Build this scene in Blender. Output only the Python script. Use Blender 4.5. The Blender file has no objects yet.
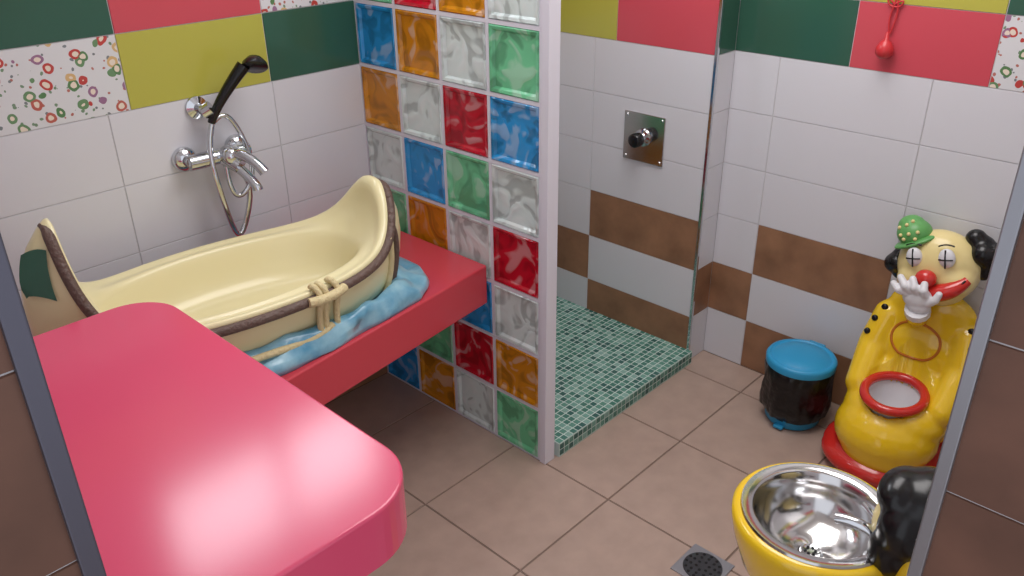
import bpy, bmesh, math, random
from mathutils import Matrix, Vector, noise, Euler
from mathutils.bvhtree import BVHTree
random.seed(7)
D=bpy.data; SC=bpy.context.scene
try:
    SC.view_settings.view_transform='Standard'; SC.view_settings.exposure=0.0
except Exception: pass
# ---------------------------------------------------------------- materials
def lin(c):
    c=c/255.; return c/12.92 if c<=.04045 else ((c+.055)/1.055)**2.4
def C(r,g,b): return (lin(r),lin(g),lin(b),1)
def mat(name,col,rough=.4,metal=0,coat=0,trans=0,var=0,vscale=8,bump=0,bscale=40,ior=1.45,col2=None):
    m=D.materials.new(name); m.use_nodes=True; nt=m.node_tree; b=nt.nodes['Principled BSDF']
    b.inputs['Base Color'].default_value=col; b.inputs['Roughness'].default_value=rough
    b.inputs['Metallic'].default_value=metal; b.inputs['Coat Weight'].default_value=coat
    b.inputs['Coat Roughness'].default_value=.05
    b.inputs['Transmission Weight'].default_value=trans; b.inputs['IOR'].default_value=ior
    tc=nt.nodes.new('ShaderNodeTexCoord')
    if var>0 or col2:
        n=nt.nodes.new('ShaderNodeTexNoise'); n.inputs['Scale'].default_value=vscale; n.inputs['Detail'].default_value=4
        nt.links.new(tc.outputs['Object'],n.inputs['Vector'])
        r=nt.nodes.new('ShaderNodeValToRGB'); r.color_ramp.elements[0].position=.3; r.color_ramp.elements[1].position=.7
        c2=col2 if col2 else tuple(min(1,x*(1+var)) for x in col[:3])+(1,)
        c1=col if col2 else tuple(x*(1-var) for x in col[:3])+(1,)
        r.color_ramp.elements[0].color=c1; r.color_ramp.elements[1].color=c2
        nt.links.new(n.outputs['Fac'],r.inputs['Fac']); nt.links.new(r.outputs['Color'],b.inputs['Base Color'])
    if bump>0:
        n2=nt.nodes.new('ShaderNodeTexNoise'); n2.inputs['Scale'].default_value=bscale; n2.inputs['Detail'].default_value=2
        nt.links.new(tc.outputs['Object'],n2.inputs['Vector'])
        bp=nt.nodes.new('ShaderNodeBump'); bp.inputs['Strength'].default_value=bump; bp.inputs['Distance'].default_value=.01
        nt.links.new(n2.outputs['Fac'],bp.inputs['Height']); nt.links.new(bp.outputs['Normal'],b.inputs['Normal'])
    return m
M={}
M['white']=mat('tile_white',C(211,211,217),.22,bump=.04,bscale=12)
M['brown']=mat('tile_brown',C(142,104,78),.45,var=.24,vscale=9)
M['brownshade']=mat('tile_brown_shaded',C(106,74,60),.5,var=.2,vscale=9)  # brown tile again, with the shadow on the near wall ends put into its colour
M['red']=mat('tile_red',C(198,78,90),.18)
M['green']=mat('tile_green',C(50,90,74),.15)
M['yellow']=mat('tile_yellow',C(178,174,76),.18)
M['grout']=mat('grout',C(192,190,192),.9)
M['plaster']=mat('plaster',C(226,224,220),.9)
def fruit():
    m=mat('tile_fruit',C(228,226,222),.2); nt=m.node_tree; b=nt.nodes['Principled BSDF']
    tc=nt.nodes.new('ShaderNodeTexCoord')
    mp=nt.nodes.new('ShaderNodeMapping'); mp.inputs['Rotation'].default_value=(.3,.6,.2)
    nt.links.new(tc.outputs['Object'],mp.inputs['Vector'])
    nz=nt.nodes.new('ShaderNodeTexNoise'); nz.inputs['Scale'].default_value=22; nt.links.new(mp.outputs[0],nz.inputs['Vector'])
    mx=nt.nodes.new('ShaderNodeVectorMath'); mx.operation='MULTIPLY_ADD'; mx.inputs[1].default_value=(.02,.02,.02)
    nt.links.new(nz.outputs['Color'],mx.inputs[0]); nt.links.new(mp.outputs[0],mx.inputs[2])
    def math_(op,a,bv):
        n=nt.nodes.new('ShaderNodeMath'); n.operation=op; nt.links.new(a,n.inputs[0])
        if isinstance(bv,(int,float)): n.inputs[1].default_value=bv
        else: nt.links.new(bv,n.inputs[1])
        return n.outputs[0]
    def layer(scale,rad,core,base,cols):
        v=nt.nodes.new('ShaderNodeTexVoronoi'); v.inputs['Scale'].default_value=scale; nt.links.new(mx.outputs[0],v.inputs['Vector'])
        d=v.outputs['Distance']
        r=nt.nodes.new('ShaderNodeValToRGB'); r.color_ramp.interpolation='CONSTANT'; cr=r.color_ramp
        cr.elements[0].color=cols[0]; cr.elements[1].position=1/len(cols); cr.elements[1].color=cols[1]
        for i in range(2,len(cols)):
            e=cr.elements.new(i/len(cols)); e.color=cols[i]
        sep=nt.nodes.new('ShaderNodeSeparateColor'); nt.links.new(v.outputs['Color'],sep.inputs[0]); nt.links.new(sep.outputs[0],r.inputs['Fac'])
        mix=nt.nodes.new('ShaderNodeMix'); mix.data_type='RGBA'
        if isinstance(base,tuple): mix.inputs[6].default_value=base
        else: nt.links.new(base,mix.inputs[6])
        nt.links.new(math_('LESS_THAN',d,rad),mix.inputs[0]); nt.links.new(r.outputs[0],mix.inputs[7])
        mix2=nt.nodes.new('ShaderNodeMix'); mix2.data_type='RGBA'; mix2.inputs[7].default_value=C(226,212,196)
        nt.links.new(math_('LESS_THAN',d,core),mix2.inputs[0]); nt.links.new(mix.outputs[2],mix2.inputs[6]); return mix2.outputs[2]
    a=layer(58,.24,.0,C(212,213,216),[C(120,126,130),C(176,110,100),C(116,142,116)])
    c=layer(28,.40,.22,a,[C(184,70,66),C(88,128,84),C(206,172,120),C(180,96,84),C(104,140,100),C(150,110,140)])
    nt.links.new(c,b.inputs['Base Color']); return m
M['fruit']=fruit()
M['floor']=mat('tile_floor',C(168,146,134),.35,var=.07,vscale=14)
M['floorgrout']=mat('floor_grout',C(120,102,92),.9)
for i,c in enumerate([(70,120,108),(92,142,128),(112,158,146),(54,98,92),(130,168,158)]): M['mos%d'%i]=mat('mosaic_%d'%i,C(*c),.2)
M['mosgrout']=mat('mosaic_grout',C(190,208,202),.9)
M['chrome']=mat('chrome',C(205,208,212),.12,1)
M['steel']=mat('stainless_steel',C(205,204,204),.14,1)
M['alu']=mat('aluminium',C(150,152,158),.35,.8)
M['aludk']=mat('aluminium_dark',C(96,96,108),.4,.7)
M['table']=mat('solid_surface_pink',C(212,78,110),.18)
M['counter']=mat('solid_surface_red',C(202,68,80),.22)
M['cream']=mat('cream_plastic',C(230,220,174),.28,coat=.2)
M['brownrope']=mat('brown_rope',C(98,78,70),.5,bump=.6,bscale=90)
M['rope']=mat('beige_rope',C(212,196,150),.6,bump=.5,bscale=120)
M['water']=mat('blue_wave_paint',C(78,146,180),.28,coat=.3,col2=C(156,200,216),vscale=15,bump=.35,bscale=20)
M['wpost']=mat('white_paint',C(220,218,228),.4)
M['black']=mat('black_plastic',C(16,16,18),.25)
M['bag']=mat('black_bin_bag',C(14,14,16),.28,bump=.8,bscale=22)
M['lid']=mat('blue_lid',C(44,148,196),.4)
M['cyellow']=mat('clown_yellow',C(236,196,36),.18,coat=.5)
M['cline']=mat('clown_line',C(190,110,30),.3)
M['cred']=mat('clown_red',C(200,44,38),.2,coat=.4)
M['ccream']=mat('clown_cream',C(226,208,146),.3,coat=.2)
M['cwhite']=mat('glove_white',C(220,220,224),.35)
M['cgreen']=mat('hat_green',C(96,160,90),.35)
M['pendant']=mat('red_rubber',C(196,52,58),.3)
M['drain']=mat('dark_metal',C(70,72,76),.35,.8)
# ---------------------------------------------------------------- helpers
def link(o,parent=None):
    SC.collection.objects.link(o)
    if parent:
        o.parent=parent; o.matrix_parent_inverse=Matrix.Translation(-Vector(parent.location))
    return o
def empty(name,loc=(0,0,0)):
    e=D.objects.new(name,None); e.location=loc; e.empty_display_size=.05; SC.collection.objects.link(e); return e
def obj(name,vs,fs,mats,parent=None,smooth=False,idx=None):
    me=D.meshes.new(name); me.from_pydata([tuple(v) for v in vs],[],fs)
    if not isinstance(mats,(list,tuple)): mats=[mats]
    for m in mats: me.materials.append(m)
    if idx: me.polygons.foreach_set('material_index',idx)
    if smooth: me.polygons.foreach_set('use_smooth',[True]*len(me.polygons))
    me.update(); o=D.objects.new(name,me); return link(o,parent)
def frombm(name,bm,m,parent=None,smooth=True):
    bmesh.ops.recalc_face_normals(bm,faces=bm.faces)
    me=D.meshes.new(name); bm.to_mesh(me); bm.free(); me.materials.append(m)
    if smooth: me.polygons.foreach_set('use_smooth',[True]*len(me.polygons))
    o=D.objects.new(name,me); return link(o,parent)
def bevel(o,w,s=3):
    md=o.modifiers.new('b','BEVEL'); md.width=w; md.segments=s; md.limit_method='ANGLE'; md.angle_limit=.6; return o
def box(name,lo,hi,m,parent=None,bv=0):
    bm=bmesh.new(); bmesh.ops.create_cube(bm,size=1)
    for v in bm.verts: v.co=Vector([lo[i]+(v.co[i]+.5)*(hi[i]-lo[i]) for i in range(3)])
    o=frombm(name,bm,m,parent,False)
    if bv: bevel(o,bv)
    return o
def boxes(name,lst,m,parent=None):
    bm=bmesh.new()
    for lo,hi in lst:
        r=bmesh.ops.create_cube(bm,size=1)
        for v in r['verts']: v.co=Vector([lo[i]+(v.co[i]+.5)*(hi[i]-lo[i]) for i in range(3)])
    return frombm(name,bm,m,parent,False)
def tiles(name,base,panels,mats,parent=None,th=.0025,gap=.002,bev=.001):
    """base: list of boxes (material 0); panels: (O,U,V,N,rects[(u0,u1,v0,v1,matidx)])"""
    vs=[];fs=[];ix=[]
    for lo,hi in base:
        k=len(vs)
        for z in (lo[2],hi[2]):
            for x,y in ((lo[0],lo[1]),(hi[0],lo[1]),(hi[0],hi[1]),(lo[0],hi[1])): vs.append((x,y,z))
        for f in ((0,3,2,1),(4,5,6,7),(0,1,5,4),(1,2,6,5),(2,3,7,6),(3,0,4,7)): fs.append(tuple(k+i for i in f)); ix.append(0)
    for O,U,V,N,rects in panels:
        O,U,V,N=map(Vector,(O,U,V,N)); flip=U.cross(V).dot(N)<0
        for u0,u1,v0,v1,mi in rects:
            g=gap/2; a,b,c,d=u0+g,u1-g,v0+g,v1-g
            if b-a<.004 or d-c<.004: continue
            k=len(vs); e=bev
            for (uu,vv,n) in ((a,c,0),(b,c,0),(b,d,0),(a,d,0),(a+e,c+e,th),(b-e,c+e,th),(b-e,d-e,th),(a+e,d-e,th)):
                vs.append(O+U*uu+V*vv+N*n)
            F=[(4,5,6,7),(0,1,5,4),(1,2,6,5),(2,3,7,6),(3,0,4,7)]
            for f in F:
                f=tuple(k+i for i in f); fs.append(f[::-1] if flip else f); ix.append(mi)
    return obj(name,vs,fs,mats,parent,False,ix)
def tube(name,pts,r,m,parent=None,cyc=False,res=4,radii=None,kind='NURBS'):
    cu=D.curves.new(name,'CURVE'); cu.dimensions='3D'; cu.bevel_depth=r; cu.bevel_resolution=res; cu.use_fill_caps=True
    s=cu.splines.new('POLY' if kind=='POLY' else 'NURBS'); s.points.add(len(pts)-1)
    for i,p in enumerate(pts): s.points[i].co=(*p,1); s.points[i].radius=radii[i] if radii else 1
    s.use_cyclic_u=cyc
    if kind!='POLY': s.order_u=min(4,len(pts)); s.use_endpoint_u=True; s.resolution_u=8
    cu.materials.append(m); o=D.objects.new(name,cu); link(o,parent)
    dg=bpy.context.evaluated_depsgraph_get(); me=D.meshes.new_from_object(o.evaluated_get(dg))
    me.name=name; D.objects.remove(o); me.polygons.foreach_set('use_smooth',[True]*len(me.polygons))
    if not me.materials: me.materials.append(m)
    return link(D.objects.new(name,me),parent)
def lathe(name,prof,cen,m,parent=None,n=48,axis='Z',sx=1,sy=1,cap=True):
    vs=[];fs=[]
    for r,z in prof:
        for i in range(n):
            a=2*math.pi*i/n; p=(r*math.cos(a)*sx,r*math.sin(a)*sy,z)
            if axis=='X': p=(p[2],p[0],p[1])
            if axis=='Y': p=(p[0],p[2],p[1])
            vs.append((cen[0]+p[0],cen[1]+p[1],cen[2]+p[2]))
    for j in range(len(prof)-1):
        for i in range(n):
            k=(i+1)%n; fs.append((j*n+i,j*n+k,(j+1)*n+k,(j+1)*n+i))
    bm=bmesh.new(); V=[bm.verts.new(v) for v in vs]
    for f in fs: bm.faces.new([V[i] for i in f])
    if cap:
        for j in (0,len(prof)-1):
            if prof[j][0]>1e-4: bm.faces.new([V[j*n+i] for i in range(n)])
    bmesh.ops.remove_doubles(bm,verts=bm.verts,dist=1e-5)
    o=frombm(name,bm,m,parent,True)
    md=o.modifiers.new('e','EDGE_SPLIT'); md.split_angle=.9
    return o
def add_ell(bm,c,r,rot=(0,0,0),seg=24):
    mx=Matrix.Translation(c)@Euler(rot).to_matrix().to_4x4()@Matrix.Diagonal((*r,1))
    bmesh.ops.create_uvsphere(bm,u_segments=seg,v_segments=seg//2+2,radius=1,matrix=mx)
def add_cap(bm,p0,p1,r0,r1):
    p0=Vector(p0);p1=Vector(p1); L=(p1-p0).length; n=max(2,int(L/(min(r0,r1)*.35)))
    for i in range(n+1):
        t=i/n; r=r0+(r1-r0)*t; bmesh.ops.create_icosphere(bm,subdivisions=2,radius=r,matrix=Matrix.Translation(p0.lerp(p1,t)))
def bake(o):
    dg=bpy.context.evaluated_depsgraph_get(); me=D.meshes.new_from_object(o.evaluated_get(dg)); me.name=o.name
    o.modifiers.clear(); o.data=me; me.polygons.foreach_set('use_smooth',[True]*len(me.polygons)); return o
def blob(name,ells=(),caps=(),m=None,parent=None,vox=.007,sm=8):
    bm=bmesh.new()
    for e in ells: add_ell(bm,*e)
    for c in caps: add_cap(bm,*c)
    o=frombm(name,bm,m,parent)
    r=o.modifiers.new('r','REMESH'); r.mode='VOXEL'; r.voxel_size=vox; r.use_smooth_shade=True
    s=o.modifiers.new('s','SMOOTH'); s.iterations=sm; s.factor=.5
    bake(o)
    if not o.data.materials: o.data.materials.append(m)
    return o
# ---------------------------------------------------------------- constants of the room
X1,X2=.866,.987; YI=-.82; ZC=1.2; YF=-2.117; XL=-1.52; H=2.6
W,B,R,G,Y,F,BD=1,2,3,4,5,6,7
TM=[M['grout'],M['white'],M['brown'],M['red'],M['green'],M['yellow'],M['fruit'],M['brownshade']]
def rows(bounds_low,lowpat,bounds_hi,hipat,umin,umax,ztop=1.8):
    out=[]
    for k in range(int(round(ztop/.2))):
        if k<6: bs,pt=bounds_low,lowpat[k]
        else: bs,pt=bounds_hi,hipat[k-6]
        for i in range(len(bs)-1):
            a,b=max(bs[i],umin),min(bs[i+1],umax)
            if b>a: out.append((a,b,.2*k,.2*k+.2,pt[i%len(pt)]))
    return out
lowb=[-1.825,-1.325,-.825,-.325,.175,.675,1.175]
hib=[-1.63,-1.195,-.762,-.3275,.08,.49,.9,1.3]
rb=rows(lowb,[[W,B],[B,W],[W,B],[W],[W],[W]],hib,[[R,F,Y,G,R,Y,F],[Y,G,R,F,G,R,Y],[F,Y,G,R,F,G,R]],XL,X1)
wx0,wx1,wz0,wz1=-.95,.0,1.95,2.42
tiles('wall_back',[((-1.84,0,0),(X2+.12,.12,wz0)),((-1.84,0,wz1),(X2+.12,.12,H)),((-1.84,0,wz0),(wx0,.12,wz1)),((wx1,0,wz0),(X2+.12,.12,wz1))],
      [((0,0,0),(1,0,0),(0,0,1),(0,-1,0),rb)],TM)
fr=.035
wn=empty('window_1',((wx0+wx1)/2,.06,(wz0+wz1)/2))
boxes('frame',[((wx0,.03,wz0),(wx1,.09,wz0+fr)),((wx0,.03,wz1-fr),(wx1,.09,wz1)),((wx0,.03,wz0),(wx0+fr,.09,wz1)),((wx1-fr,.03,wz0),(wx1,.09,wz1)),((-.49,.03,wz0),(-.45,.09,wz1))],M['wpost'],wn)
low=[.82,.99,1.48,1.97,2.46]   # distance from back wall along -y
hi=[.82,1.222,1.63,2.04,2.45]
rr=rows(low,[[W,B,W,B],[B,W,B,W],[W,B,W,B],[W],[W],[W]],hi,[[G,R,F,Y],[R,Y,G,F],[F,G,Y,R]],.82,2.117)
tiles('wall_right',[((X2,YF-.3,0),(X2+.12,0,H))],[((X2,0,0),(0,-1,0),(0,0,1),(-1,0,0),rr)],TM)
rs=rows([-.19,.307,.815],[[W,B],[B,W],[W,B],[W],[W],[W]],[0,.404,.815],[[Y,R],[G,F],[R,Y]],0,.815)
side=rows([0,.14],[[W],[B],[W],[W],[W],[W]],[0,.14],[[G],[R],[F]],0,X2-X1-.004)
tiles('wall_right_shower',[((X1,YI,0),(X2,0,H))],[((X1,0,0),(0,-1,0),(0,0,1),(-1,0,0),rs),((X1,YI,0),(1,0,0),(0,0,1),(0,-1,0),side)],TM)
box('trim_1',(X1-.008,YI-.008,0),(X1+.004,YI+.004,1.8),M['chrome'],bv=.002)
def stub(zoff,w,mi):
    out=[]
    zs=[0]+[zoff+.21*k for k in range(-5,8)]; zs=[q for q in zs if q>=0 and q<=H]
    for i in range(len(zs)-1): out.append((0,w,zs[i],zs[i+1],mi))
    return out
front_rows=rows([0,.45,.9,1.35,1.8],[[W,B],[B,W],[W,B],[W],[W],[W]],[0,.41,.82,1.23,1.64,2.05],[[R,F,Y,G],[Y,G,R,F],[F,Y,G,R]],0,X2+.75)
tiles('wall_front',[((-.75,YF-.3,0),(X2,YF,H))],[((-.75,YF-.3,0),(0,1,0),(0,0,1),(-1,0,0),stub(1.11,.3,BD)),((-.75,YF,0),(1,0,0),(0,0,1),(0,1,0),front_rows)],TM)
box('trim_2',(-.762,YF-.010,0),(-.742,YF+.006,H),M['alu'],bv=.002)
tiles('wall_left',[((-1.84,-1.59,0),(XL-.006,0,H))],[((XL-.006,-1.59,0),(-1,0,0),(0,0,1),(0,-1,0),stub(1.0,.32,BD))],TM)
box('trim_3',(XL-.018,-1.600,0),(XL+.001,-1.578,H),M['aludk'],bv=.002)
fr_=[]
for i in range(-8,4):
    for j in range(-9,4):
        x0=.006+.405*i; y0=-1.089+.405*j; a,b=max(x0,-2.9),min(x0+.405,X2); c,d=max(y0,-3.6),min(y0+.405,0)
        if b>a and d>c: fr_.append((a,b,c,d,1))
tiles('floor',[((-2.9,-3.6,-.1),(X2+.12,.12,-.003))],[((0,0,-.003),(1,0,0),(0,1,0),(0,0,1),fr_)],[M['floorgrout'],M['floor']],th=.003,gap=.005)
box('ceiling',(-1.84,YF-.3,H),(X2+.12,.12,H+.08),M['plaster'])
# shower tray in mosaic
mo=[];p=.0245
nx=int((X1-.062)/p)+1; ny=int(.84/p)+1
for i in range(nx):
    for j in range(ny):
        mo.append((.062+i*p,min(.062+i*p+p,X1),-.84+j*p,min(-.84+j*p+p,0),1+random.choice([0,0,1,1,2,3,4])))
mf=[(.062+i*p,min(.062+i*p+p,X1),j*p+.004,j*p+p+.004,1+random.choice([0,0,1,1,2,3,4])) for i in range(nx) for j in range(2)]
tiles('floor_shower',[((.061,-.84,0),(X1,0,.055))],[((0,0,.055),(1,0,0),(0,1,0),(0,0,1),mo),((0,-.84,0),(1,0,0),(0,0,1),(0,-1,0),mf)],[M['mosgrout']]+[M['mos%d'%i] for i in range(5)],th=.0012,gap=.0042,bev=.0006)
# ---------------------------------------------------------------- glass block partition
gp=empty('glass_block_partition',(.03,-.4,0))
GC={'b':C(48,168,236),'o':C(230,154,28),'c':C(238,250,248),'r':C(214,18,46),'g':C(130,224,170)}
def glass(k,col):
    m=mat('glass_'+k,col,.10,trans=.15,coat=.3); nt=m.node_tree; b=nt.nodes['Principled BSDF']
    tc=nt.nodes.new('ShaderNodeTexCoord'); n=nt.nodes.new('ShaderNodeTexNoise'); n.inputs['Scale'].default_value=9; n.inputs['Distortion'].default_value=1.9; n.inputs['Detail'].default_value=1.2
    nt.links.new(tc.outputs['Object'],n.inputs['Vector'])
    r=nt.nodes.new('ShaderNodeValToRGB'); cr=r.color_ramp
    dk=tuple(x*.64 for x in col[:3])+(1,); lt=tuple(min(1,x*.7+.30) for x in col[:3])+(1,)
    cr.elements[0].position=.36; cr.elements[0].color=dk; cr.elements[1].position=.64; cr.elements[1].color=lt
    e=cr.elements.new(.46); e.color=col; e=cr.elements.new(.56); e.color=col
    nt.links.new(n.outputs['Fac'],r.inputs['Fac']); nt.links.new(r.outputs[0],b.inputs['Base Color'])
    bp=nt.nodes.new('ShaderNodeBump'); bp.inputs['Strength'].default_value=.42; bp.inputs['Distance'].default_value=.02
    nt.links.new(n.outputs['Fac'],bp.inputs['Height']); nt.links.new(bp.outputs['Normal'],b.inputs['Normal'])
    tl=nt.nodes.new('ShaderNodeBsdfTranslucent'); nt.links.new(r.outputs[0],tl.inputs['Color'])
    mx=nt.nodes.new('ShaderNodeMixShader'); mx.inputs[0].default_value=.20
    out=nt.nodes['Material Output']; nt.links.new(b.outputs[0],mx.inputs[1]); nt.links.new(tl.outputs[0],mx.inputs[2]); nt.links.new(mx.outputs[0],out.inputs['Surface'])
    return m
GM={k:glass(k,c) for k,c in GC.items()}
grid={0:'bocg',1:'cgro',2:'orbc',3:'gocr',4:'cbgc',5:'ocrb',6:'bocg',7:'groc',8:'cbgr'}
for r_,row in grid.items():
    for c_,k in enumerate(row):
        y1=-.2*c_-.006-(.0 if c_ else .004); y0=-.2*(c_+1)+.006; z0=.2*r_+.006; z1=z0+.188
        bm=bmesh.new(); T=.06
        def ring(x,i): return [bm.verts.new((x,a,b)) for a,b in ((y0+i,z0+i),(y1-i,z0+i),(y1-i,z1-i),(y0+i,z1-i))]
        R_=[ring(.012,.018),ring(.004,.012),ring(.002,.004),ring(.008,0),ring(T-.008,0),ring(T-.002,.004),ring(T-.004,.012),ring(T-.012,.018)]
        for q in range(7):
            for s in range(4): bm.faces.new((R_[q][s],R_[q][(s+1)%4],R_[q+1][(s+1)%4],R_[q+1][s]))
        bm.faces.new(R_[0]); bm.faces.new(R_[-1])
        frombm('block_%d_%d'%(r_,c_),bm,GM[k],gp,False)
ms=[]
for r_ in range(10): ms.append(((.004,-.8,.2*r_-(.006 if r_ else 0)),(.056,0,.2*r_+.006)))
for c_ in range(5): ms.append(((.0045,-.2*c_-.006,0),(.0555,-.2*c_+(.006 if c_ else 0),1.806)))
boxes('mortar',ms,M['wpost'],gp)
box('end_post',(-.001,-.832,0),(.046,-.806,1.83),M['wpost'],gp,.002)
# ---------------------------------------------------------------- counter & changing table
def slab(name,out,z0,z1,m,parent=None,bv=.008):
    n=len(out); vs=[(x,y,z0) for x,y in out]+[(x,y,z1) for x,y in out]
    fs=[tuple(range(n))[::-1],tuple(range(n,2*n))]+[(i,(i+1)%n,n+(i+1)%n,n+i) for i in range(n)]
    o=obj(name,vs,fs,m,parent); bm=bmesh.new(); bm.from_mesh(o.data); bmesh.ops.recalc_face_normals(bm,faces=bm.faces); bm.to_mesh(o.data); bm.free(); bevel(o,bv,3); return o
slab('tub_counter',[(-.002,-.006),(XL+.002,-.006),(XL+.002,-.70),(-.80,-.685),(-.002,-.582)],.52,.655,M['counter'],None,.006)
tb=empty('changing_table',(-1.27,-1.05,.0))
xr,yb,yn,rc=-1.028,-.585,-1.502,.115
out=[(XL+.002,yn),]
for i in range(13):
    a=-math.pi/2+i*math.pi/24; out.append((xr-rc+rc*math.cos(a),yn+rc+rc*math.sin(a)))
rk=.10
for i in range(13):
    a=i*math.pi/24; out.append((xr-rk+rk*math.cos(a),yb-rk+rk*math.sin(a)))
out.append((XL+.002,yb))
slab('top',out,.845,.95,M['table'],tb,.005)
box('support_panel',(XL+.004,-1.45,0),(XL+.05,-.75,.846),M['wpost'],tb,.003)
# ---------------------------------------------------------------- canoe bathtub
TCX,TCY=-.745,-.385
ct=empty('canoe_bathtub',(TCX,TCY,.655))
TA,TB=.465,.24; TZ=.655
ROT=Matrix.Rotation(math.radians(-5),4,'Z')
def hull(th,su,sv,flare=(0,0)):
    c,s=math.cos(th),math.sin(th)
    pinch=.26 if c<0 else .06
    x=TA*su*c; y=TB*sv*(1 if s>=0 else -1)*(abs(s)**(.88 if c<0 else .80))*(1-pinch*abs(c)**6)
    x+=(flare[1] if c>0 else flare[0])*c*abs(c)**7
    return x,y
def rise(th):
    c=math.cos(th); return (.270*abs(c)**7) if c<0 else (.120*abs(c)**10+.045*abs(c)**4)
N=160; rings=[]
def rg(su,sv,zf,fl=(0,0)):
    L=[]
    for i in range(N):
        th=2*math.pi*i/N; x,y=hull(th,su,sv,fl); z=zf(th); v=ROT@Vector((x,y,0)); L.append((TCX+v.x,TCY+v.y,z))
    return L
RZ=.822
rings.append(rg(.84,.72,lambda t:TZ+.01,(0,.02)))
rings.append(rg(.94,.86,lambda t:TZ+.03,(.02,.035)))
rings.append(rg(.99,.95,lambda t:TZ+.09+.2*rise(t),(.03,.050)))
rings.append(rg(1.0,.985,lambda t:RZ-.03+.74*rise(t),(.025,.046)))
rings.append(rg(1.0,1.0,lambda t:RZ+rise(t),(-.060,-.002)))
rings.append(rg(.985,.97,lambda t:RZ+.008+rise(t),(-.070,-.014)))
rings.append(rg(.955,.93,lambda t:RZ+.004+rise(t)*.92,(-.060,-.022)))
rings.append(rg(.915,.88,lambda t:RZ-.002+rise(t)*.66,(-.02,.0)))
rings.append(rg(.87,.83,lambda t:RZ+.003+rise(t)*.32))
rings.append(rg(.81,.80,lambda t:RZ+.006+rise(t)*.06))
rings.append(rg(.775,.77,lambda t:RZ+.001))
rings.append(rg(.755,.73,lambda t:RZ-.02))
rings.append(rg(.70,.62,lambda t:RZ-.09))
rings.append(rg(.62,.50,lambda t:RZ-.120))
rings.append(rg(.40,.28,lambda t:RZ-.128))
vs=[v for r_ in rings for v in r_]; fs=[]
for j in range(len(rings)-1):
    for i in range(N): k=(i+1)%N; fs.append((j*N+i,j*N+k,(j+1)*N+k,(j+1)*N+i))
fs.append(tuple(range(N))[::-1]); fs.append(tuple((len(rings)-1)*N+i for i in range(N)))
o=obj('shell',vs,fs,M['cream'],ct,True); o.modifiers.new('s','SUBSURF').render_levels=1
rp=[];rrad=[]
for i,p_ in enumerate(rings[4]):
    th=2*math.pi*i/N; s_=math.sin(th)
    rp.append((p_[0],p_[1]+(-.007 if s_<0 else .006),p_[2]-.014)); rrad.append(1.0 if s_<-.1 else (.4 if s_>.05 else .4+.6*(.05-s_)/.15))
tube('rim_rope',rp,.0125,M['brownrope'],ct,True,kind='POLY',radii=rrad)
def outer(th,j0,zadd=0,off=.01):
    i=int(round(th/(2*math.pi)*N))%N; p=rings[j0][i]; c=Vector((TCX,TCY,0)); d=(Vector(p)-c); d.z=0; d.normalize()
    return (p[0]+d.x*off,p[1]+d.y*off,p[2]+zadd)
for k_,ths in enumerate((5.70,5.82)):
    tube('hull_rope_%d'%k_,[outer(ths,j,0,.008) for j in (4,3,2,1)],.009,M['brownrope'] if k_ else M['rope'],ct)
for k_,ths in enumerate((4.93,4.99,5.05)):
    tube('rope_wrap_%d'%k_,[outer(ths,6,.008,.004),outer(ths,5,.014,0),outer(ths,4,.0,.022),outer(ths,3,0,.014),outer(ths,2,.0,.012),outer(ths,2,-.05,.012)],.0085,M['rope'],ct)
tube('rope_knot',[outer(4.86,4,-.01,.02),outer(4.99,4,-.016,.034),outer(5.12,4,-.01,.02)],.0125,M['rope'],ct)
tube('rope_tail',[outer(5.02,2,-.03,.014),outer(4.95,2,-.045,.02),outer(4.8,2,-.042,.02),outer(4.6,2,-.036,.02),outer(4.45,2,-.040,.02)],.0095,M['rope'],ct)
def emblem(i0,i1,name,m,wc=1.35,amp=.6,off=.003):
    vs=[];fs=[];n=12
    ic=(i0+i1)/2
    for a in range(n+1):
        u=a/n*2-1; hh=(1-abs(u))*amp
        fi=(ic+u*(i1-i0)/2)%N; ia=int(fi)%N; ib=(ia+1)%N; t=fi-int(fi)
        for b in range(n+1):
            w=min(1.999,max(0,wc+hh*(b/n*2-1))); jj=2+int(w); tt=w-(jj-2)
            A=Vector(rings[jj][ia]).lerp(Vector(rings[jj][ib]),t); Bv=Vector(rings[jj+1][ia]).lerp(Vector(rings[jj+1][ib]),t)
            P=A.lerp(Bv,tt); d=P-Vector((TCX,TCY,0)); d.z=0; d.normalize(); vs.append(P+d*off)
    for a in range(n):
        for b in range(n): k=a*(n+1)+b; fs.append((k,k+1,k+n+2,k+n+1))
    return obj(name,vs,fs,m,ct,True)
emblem(81,90,'emblem',M['green'],1.40,.50,.008)
def wr(sa,z,am,ph,rip=.010):
    L=[]
    for i in range(N):
        th=2*math.pi*i/N; c,s=math.cos(th),math.sin(th)
        x=.47*sa*(1 if c>=0 else -1)*abs(c)**.75; y=.265*sa*(1 if s>=0 else -1)*abs(s)**.7
        v=ROT@Vector((x,y,0)); nn=noise.noise(Vector((x*7+ph,y*7,ph)))
        k=1+am*nn+(.010*math.sin(th*13+ph*2) if am else 0); xx=-.69+v.x*k; yy=TCY+v.y*k
        lim=-.582-.129*max(0,-xx)+.012; yy=max(lim+.008*nn,yy); yy=min(yy,-.02)
        L.append((xx,yy,max(TZ+.001,z+((.010*nn+rip*math.sin(th*15+nn*6)) if rip else 0))))
    return L
wr_=[wr(1.04,TZ+.001,.05,0,0),wr(1.055,TZ+.012,.05,0,.001),wr(1.03,TZ+.032,.05,0,.005),wr(.97,TZ+.042,.04,1,.008),wr(.92,TZ+.062,.03,1,.008),wr(.86,TZ+.072,.03,2,.006),wr(.70,TZ+.010,.0,1,0)]
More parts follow.
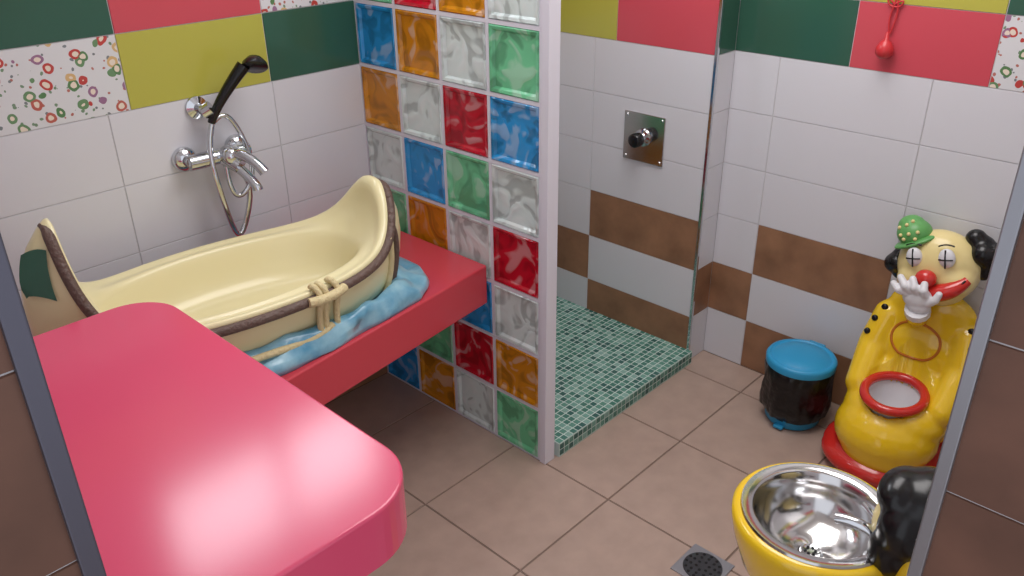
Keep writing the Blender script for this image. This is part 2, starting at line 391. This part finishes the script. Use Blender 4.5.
vs=[v for r_ in wr_ for v in r_]; fs=[]
for j in range(len(wr_)-1):
    for i in range(N): k=(i+1)%N; fs.append((j*N+i,j*N+k,(j+1)*N+k,(j+1)*N+i))
fs.append(tuple(range(N))[::-1]); fs.append(tuple((len(wr_)-1)*N+i for i in range(N)))
obj('wave_base',vs,fs,M['water'],ct,True)
# ---------------------------------------------------------------- shower mixer on the back wall
mx=empty('bath_shower_mixer',(-.56,-.03,1.035)); wy=-.0035
for k_,x in enumerate((-.645,-.479)):
    lathe('escutcheon_%d'%k_,[(.0,.0),(.036,0),(.036,-.010),(.030,-.020),(.016,-.026),(.016,-.05),(0,-.05)],(x,wy,1.035),M['chrome'],mx,32,'Y')
tube('body',[(-.655,-.055,1.035),(-.60,-.06,1.035),(-.52,-.06,1.035),(-.47,-.055,1.035)],.023,M['chrome'],mx)
tube('neck',[(-.555,-.06,1.035),(-.545,-.085,1.03),(-.53,-.115,1.01)],.024,M['chrome'],mx,radii=[1,1.1,1])
tube('spout',[(-.545,-.08,1.02),(-.53,-.12,1.0),(-.515,-.16,.965),(-.515,-.165,.945)],.015,M['chrome'],mx)
tube('lever',[(-.54,-.09,1.045),(-.53,-.125,1.055),(-.515,-.16,1.04),(-.50,-.19,1.00)],.012,M['chrome'],mx,radii=[1.7,1.3,1.1,1.3])
lathe('cartridge',[(0,-.0),(.026,0),(.028,-.03),(.020,-.045),(0,-.05)],(-.545,-.07,1.04),M['chrome'],mx,24,'Y')
lathe('holder_disc',[(0,0),(.032,0),(.032,-.008),(.014,-.016),(.014,-.05),(0,-.05)],(-.580,wy,1.173),M['chrome'],mx,28,'Y')
tube('holder_clip',[(-.58,-.045,1.165),(-.562,-.06,1.178)],.020,M['chrome'],mx)
tube('handset_handle',[(-.568,-.058,1.135),(-.555,-.065,1.175),(-.51,-.085,1.235),(-.465,-.10,1.285)],.013,M['black'],mx,radii=[.85,1,1.25,1.5])
hd=lathe('handset_head',[(0,.022),(.02,.020),(.034,.004),(.037,-.008),(.032,-.012),(.0,-.012)],(0,0,0),M['black'],mx,28)
hd.location=(-.437,-.112,1.285); hd.rotation_euler=(-.5,.45,0)
tube('hose',[(-.568,-.058,1.13),(-.60,-.07,1.07),(-.60,-.09,.98),(-.575,-.08,.84),(-.545,-.06,.76),(-.505,-.06,.83),(-.480,-.065,.92),(-.50,-.075,.97),(-.53,-.07,1.0)],.0085,M['chrome'],mx)
tube('hose_loop',[(-.568,-.058,1.13),(-.53,-.06,1.17),(-.49,-.065,1.11),(-.47,-.08,1.0),(-.49,-.085,.93),(-.55,-.08,.89),(-.555,-.07,.97),(-.55,-.065,1.02)],.0075,M['chrome'],mx)
# ---------------------------------------------------------------- shower valve
sv=empty('shower_push_valve',(X1-.02,-.553,.868)); vx=X1-.0035
box('plate',(vx-.006,-.643,.772),(vx,-.463,.956),M['steel'],sv,.002)
lathe('collar',[(0,0),(.034,0),(.032,-.010),(.022,-.014),(.022,-.035),(0,-.035)],(vx-.006,-.553,.868),M['chrome'],sv,32,'X')
lathe('push_button',[(0,-.03),(.025,-.03),(.027,-.045),(.026,-.06),(.020,-.066),(0,-.067)],(vx-.006,-.553,.868),M['black'],sv,32,'X')
for k_,(a,b) in enumerate(((-.63,.785),(-.476,.785),(-.63,.943),(-.476,.943))):
    lathe('screw_%d'%k_,[(0,0),(.006,0),(.004,-.003),(0,-.003)],(vx-.006,a,b),M['chrome'],sv,12,'X')
# ---------------------------------------------------------------- red pendant hanging on the wall
pd=empty('hanging_soap_on_rope',(X2-.02,-1.33,1.3)); px=X2-.010
tube('cord',[(px,-1.33,1.315),(px,-1.318,1.36),(px,-1.335,1.40),(px,-1.33,1.45),(px,-1.342,1.40),(px,-1.345,1.36),(px,-1.332,1.315)],.0026,M['pendant'],pd)
tube('bow',[(px,-1.33,1.40),(px,-1.305,1.425),(px,-1.31,1.395),(px,-1.332,1.392),(px,-1.355,1.395),(px,-1.358,1.42),(px,-1.33,1.40)],.0026,M['pendant'],pd)
lathe('bulb',[(0,.035),(.005,.03),(.007,.012),(.016,.004),(.026,-.012),(.026,-.030),(.015,-.043),(0,-.045)],(px-.018,-1.332,1.290),M['pendant'],pd,24)
lathe('hook',[(0,.0),(.01,0),(.008,-.01),(.004,-.02),(0,-.022)],(X2-.004,-1.331,1.45),M['chrome'],pd,16,'X')
# ---------------------------------------------------------------- waste bin
bc=(.80,-1.303,0)
bn=empty('waste_bin',bc)
lathe('pail',[(0,.004),(.088,.004),(.094,.012),(.102,.12),(.106,.16)],bc,M['lid'],bn)
vs=[];fs=[];n=96
prof=[(.094,.030),(.108,.05),(.117,.09),(.114,.14),(.117,.19),(.117,.215),(.112,.232),(.107,.236)]
for j,(r,z) in enumerate(prof):
    for i in range(n):
        a=2*math.pi*i/n; w=noise.noise(Vector((math.cos(a)*3,math.sin(a)*3,z*14)))*.012+noise.noise(Vector((math.cos(a)*9,math.sin(a)*9,z*30)))*.007
        if j>4: w*=.5
        vs.append((bc[0]+(r+w)*math.cos(a),bc[1]+(r+w)*math.sin(a),z+(w*1.2 if j==0 else 0)))
for j in range(len(prof)-1):
    for i in range(n): k=(i+1)%n; fs.append((j*n+i,j*n+k,(j+1)*n+k,(j+1)*n+i))
obj('bag',vs,fs,M['bag'],bn,True)
lathe('lid',[(.104,.228),(.117,.230),(.118,.250),(.113,.258),(.106,.259),(.102,.254),(.096,.254),(.09,.260),(.05,.266),(0,.268)],bc,M['lid'],bn)
box('hinge',(.905,-1.333,.21),(.925,-1.273,.256),M['lid'],bn,.004)
box('pedal',(.690,-1.32,.006),(.725,-1.285,.018),M['lid'],bn,.004)
# ---------------------------------------------------------------- clown potty
cy=-1.645
cp=empty('clown_potty_chair',(.78,cy,0))
blob('base',[((.765,cy+.005,.05),(.19,.195,.060)),((.72,cy+.025,.045),(.14,.165,.058)),((.89,cy-.01,.045),(.07,.18,.055)),((.77,cy,.02),(.18,.185,.03))],(),M['cred'],cp,.008)
body=blob('body',[((.735,cy+.005,.145),(.145,.160,.12)),((.77,cy,.20),(.14,.160,.09)),((.85,cy,.20),(.11,.170,.16)),((.885,cy,.345),(.055,.150,.13)),
                 ((.912,cy,.34),(.058,.172,.19)),((.915,cy,.45),(.056,.165,.11)),((.915,cy,.51),(.052,.135,.080)),((.68,cy,.11),(.085,.12,.085))],
     [((.905,cy+.122,.46),(.868,cy+.138,.36),.050,.052),((.868,cy+.138,.36),(.77,cy+.128,.26),.052,.046),
      ((.905,cy-.122,.46),(.868,cy-.138,.36),.050,.052),((.868,cy-.138,.36),(.77,cy-.128,.26),.052,.046)],M['cyellow'],cp,.007,9)
sc=(.738,cy+.006)
for v in body.data.vertices:
    d=math.sqrt(((v.co.x-sc[0])/.088)**2+((v.co.y-sc[1])/.082)**2)
    if d<1.0 and v.co.z>.12: v.co.z=min(v.co.z,.275-.13*math.sqrt(1-d*d)-.012)
    elif d<1.2 and v.co.z>.20: v.co.z=min(v.co.z,.285)
body.data.update()
rg_=[(sc[0]+.094*math.cos(a),sc[1]+.087*math.sin(a),.285+.010*math.cos(a)) for a in [2*math.pi*i/48 for i in range(48)]]
tube('seat_ring',rg_,.015,M['cred'],cp,True,kind='POLY')
lathe('bowl',[(.092,.283),(.086,.272),(.076,.23),(.062,.185),(.04,.165),(0,.16)],(sc[0],sc[1],0),M['cwhite'],cp,40,sx=1,sy=.93,cap=False)
bt=BVHTree.FromPolygons([v.co[:] for v in body.data.vertices],[p_.vertices[:] for p_ in body.data.polygons])
def front(y,z,off=.0):
    h=bt.ray_cast(Vector((.3,y,z)),Vector((1,0,0)))
    return Vector((h[0].x-off,y,z)) if h[0] else Vector((.87,y,z))
chz,chy=.425,cy+.012
tube('chest_outline',[front(chy+.074*math.cos(a),chz+.058*math.sin(a),.0) for a in [2*math.pi*i/48 for i in range(48)]],.0042,M['cline'],cp,True,kind='POLY')
for k_,(y,z) in enumerate([(cy+.130,.495),(cy+.148,.455),(cy+.158,.41),(cy-.130,.50),(cy-.148,.455),(cy-.158,.405),(cy-.160,.355)]):
    q=front(y,z,.002); blob('button_%d'%k_,[((q.x,q.y,q.z),(.008,.012,.012))],(),M['black'],cp,.004,2)
TL=math.radians(-14)
hc=Vector((.895,-1.638,.672)); HR=Matrix.Rotation(TL,4,'X').to_3x3()
def hp(x,y,z): return hc+HR@Vector((x,y,z))
hr=(TL,0,0)
blob('head',[(hp(0,0,0),(.080,.122,.116),hr),(hp(-.03,.055,-.03),(.055,.058,.050),hr),(hp(-.03,-.055,-.03),(.055,.058,.050),hr),(hp(0,0,-.07),(.06,.08,.055),hr)],(),M['ccream'],cp,.006,5)
def hair(name,pts): blob(name,[(hp(*p),(r,r,r)) for p,r in pts],(),M['black'],cp,.006,3)
hair('hair_side_a',[((.02,-.118,.060),.036),((.02,-.130,.025),.038),((.02,-.118,-.012),.032),((.0,-.125,.045),.036),((.01,-.150,.045),.032),((.02,-.100,.085),.030)])
hair('hair_side_b',[((.02,.120,.020),.028),((.01,.136,.0),.032),((.02,.122,-.03),.028),((.0,.125,.005),.030)])
blob('hat',[(hp(-.012,.062,.108),(.048,.052,.044),hr),(hp(-.005,.072,.128),(.038,.040,.034),hr)],(),M['cgreen'],cp,.005,4)
blob('hat_brim',[(hp(-.012,.056,.084),(.062,.070,.013),(TL-.30,0,0))],(),M['cgreen'],cp,.004,3)
for k_,(y,z) in enumerate([(.062,.118),(.088,.112),(.038,.122),(.072,.142),(.095,.132),(.078,.100),(.045,.102),(.058,.150)]):
    xx=-.012-.048*math.sqrt(max(0,1-((y-.062)/.053)**2-((z-.108)/.046)**2)); blob('hat_dot_%d'%k_,[(hp(xx,y,z),(.006,.006,.006))],(),M['ccream'],cp,.002,1)
blob('nose',[(hp(-.098,.004,-.006),(.027,.031,.027))],(),M['cred'],cp,.004,3)
tube('mouth',[hp(-.066,.088,-.020),hp(-.086,.064,-.048),hp(-.092,.0,-.062),hp(-.086,-.064,-.048),hp(-.060,-.100,-.018)],.022,M['cred'],cp,radii=[.5,1,1.2,1.3,.6])
tube('mouth_line',[hp(-.108,-.03,-.056),hp(-.103,-.055,-.050),hp(-.092,-.080,-.034),hp(-.076,-.098,-.014)],.003,M['black'],cp)
for k_,yy in enumerate((.045,-.047)):
    blob('eye_white_%d'%k_,[(hp(-.068,yy,.050),(.016,.024,.030),hr)],(),M['cwhite'],cp,.003,2)
    tube('eye_v_%d'%k_,[hp(-.077,yy,.078),hp(-.0855,yy,.050),hp(-.087,yy,.024)],.0024,M['black'],cp)
    tube('eye_h_%d'%k_,[hp(-.079,yy+.020,.048),hp(-.0865,yy,.049),hp(-.079,yy-.020,.048)],.0024,M['black'],cp)
    tube('eyebrow_%d'%k_,[hp(-.068,yy+.022,.086),hp(-.066,yy,.096),hp(-.066,yy-.022,.086)],.0024,M['black'],cp)
# gloved hand laid over the mouth: palm, four bent fingers, thumb
pc=Vector((.778,-1.630,.606))
pal=[((pc.x,pc.y,pc.z),(.022,.044,.038)),((pc.x+.004,pc.y-.006,pc.z-.026),(.022,.036,.026))]
fg=[]
for k_,(dy,L1,L2,tilt) in enumerate(((-.024,.020,.018,.30),(-.006,.026,.024,.60),(.012,.030,.028,.90),(.028,.026,.022,1.20))):
    a=Vector((pc.x-.006,pc.y+dy,pc.z+.016-.008*max(0,k_-2))); b=a+Vector((-.014,L1*math.sin(tilt),L1*math.cos(tilt))); c=b+Vector((.014,L2*math.sin(tilt),L2*math.cos(tilt)))
    fg+= [(a,b,.0135,.0125),(b,c,.0125,.0108)]
a=Vector((pc.x-.004,pc.y-.034,pc.z-.006)); b=a+Vector((-.006,-.018,.018)); c=b+Vector((.004,-.006,.020)); fg+=[(a,b,.014,.0125),(b,c,.0125,.0105)]
blob('gloved_hand',pal,fg,M['cwhite'],cp,.0032,2)
tube('cuff',[(pc.x+.006,pc.y-.006,pc.z-.038),(pc.x+.018,pc.y-.006,pc.z-.058)],.037,M['cwhite'],cp)
tube('forearm',[(pc.x+.018,pc.y-.006,pc.z-.054),(pc.x+.055,pc.y+.0,pc.z-.084),(.89,pc.y+.02,.49)],.036,M['cyellow'],cp)
# ---------------------------------------------------------------- clown washbasin
wb=empty('clown_washbasin',(-.25,-1.82,0)); bx_,by_=-.25,-1.815
lathe('pedestal',[(0,.0),(.13,.0),(.13,.03),(.09,.06),(.075,.20),(.10,.34),(.145,.42),(.168,.49),(.176,.53),(.176,.548),(.168,.556),(.158,.556),(.150,.545),(.135,.44),(.0,.42)],(bx_,by_,0),M['cyellow'],wb,56)
lathe('bowl',[(.160,.557),(.158,.562),(.138,.561),(.132,.556),(.127,.525),(.115,.49),(.09,.465),(.055,.452),(.026,.448),(.022,.444),(0,.444)],(bx_,by_,0),M['steel'],wb,64,cap=False)
lathe('drain_ring',[(.024,.4495),(.021,.4525),(.016,.450),(0,.449)],(bx_,by_,0),M['chrome'],wb,24)
for k_ in range(6):
    a=k_*math.pi/3; lathe('drain_hole_%d'%k_,[(0,.4518),(.0032,.4518),(.0032,.450),(0,.450)],(bx_+.010*math.cos(a),by_+.010*math.sin(a),0),M['black'],wb,8)
blob('shoulders',[((bx_+.02,by_-.195,.46),(.12,.05,.10)),((bx_+.02,by_-.205,.56),(.09,.045,.07)),((bx_+.02,by_-.18,.25),(.09,.07,.26))],(),M['cyellow'],wb,.008)
hx,hy,hz=-.215,-1.990,.655
blob('head',[((hx-.01,hy+.020,hz-.045),(.068,.055,.065))],(),M['ccream'],wb,.006)
blob('hair',[((hx,hy-.015,hz-.01),(.095,.082,.096)),((hx-.062,hy,hz-.02),(.050,.052,.064)),((hx+.062,hy,hz-.02),(.048,.050,.060)),((hx-.02,hy+.03,hz+.035),(.066,.045,.044)),((hx-.068,hy+.014,hz-.075),(.042,.044,.060)),((hx+.06,hy+.018,hz-.075),(.040,.042,.055))],(),M['black'],wb,.006,12)
tube('tap',[(bx_-.01,by_-.135,.555),(bx_-.01,by_-.130,.585),(bx_-.015,by_-.095,.598),(bx_-.022,by_-.045,.585)],.0125,M['chrome'],wb)
tube('tap_lever',[(bx_-.008,by_-.128,.595),(bx_+.002,by_-.110,.615),(bx_+.01,by_-.080,.622)],.006,M['chrome'],wb)
# ---------------------------------------------------------------- floor drain
fd=empty('floor_drain',(-.04,-1.46,0))
box('frame',(-.105,-1.525,.0),(.025,-1.395,.004),M['alu'],fd,.001)
lathe('grate',[(0,.006),(.054,.006),(.056,.003),(0,.003)],(-.04,-1.46,0),M['drain'],fd,40)
for rr_,cnt in ((.018,6),(.034,10),(.047,14)):
    for k_ in range(cnt):
        a=2*math.pi*k_/cnt; lathe('hole_%d_%d'%(cnt,k_),[(0,.0068),(.0045,.0068),(.0045,.006),(0,.006)],(-.04+rr_*math.cos(a),-1.46+rr_*math.sin(a),0),M['black'],fd,10)
# ---------------------------------------------------------------- lights
w=D.worlds.new('w'); SC.world=w; w.use_nodes=True; bg=w.node_tree.nodes['Background']; bg.inputs[0].default_value=(.90,.92,1,1); bg.inputs[1].default_value=1.1
def area(name,loc,rot,sx,sy,e,col=(1,1,1)):
    l=D.lights.new(name,'AREA'); l.shape='RECTANGLE'; l.size=sx; l.size_y=sy; l.energy=e; l.color=col
    o=D.objects.new(name,l); o.location=loc; o.rotation_euler=rot; SC.collection.objects.link(o)
area('window_daylight',(-.475,.10,2.19),(math.radians(-75),0,0),.85,.42,13,(.92,.95,1))
area('added_ceiling_fill',(.1,-1.2,2.57),(0,0,0),1.2,1.0,28,(1,.97,.96))  # added overhead fill to brighten the room, no lamp known there
# ---------------------------------------------------------------- camera
cam=D.cameras.new('camera'); co=D.objects.new('camera',cam); SC.collection.objects.link(co); SC.camera=co
yaw,pit,rol,Fp=.8070,.4701,-.0122,842.27
f=Vector((math.sin(yaw)*math.cos(pit),math.cos(yaw)*math.cos(pit),-math.sin(pit))); r=Vector((math.cos(yaw),-math.sin(yaw),0)); u=r.cross(f)
r2=r*math.cos(rol)+u*math.sin(rol); u2=-r*math.sin(rol)+u*math.cos(rol)
m3=Matrix((r2,u2,-f)).transposed().to_4x4(); m3.translation=Vector((-1.6802,-2.2977,1.7917)); co.matrix_world=m3
cam.sensor_width=36; cam.lens=Fp*36/1024; cam.clip_start=.02
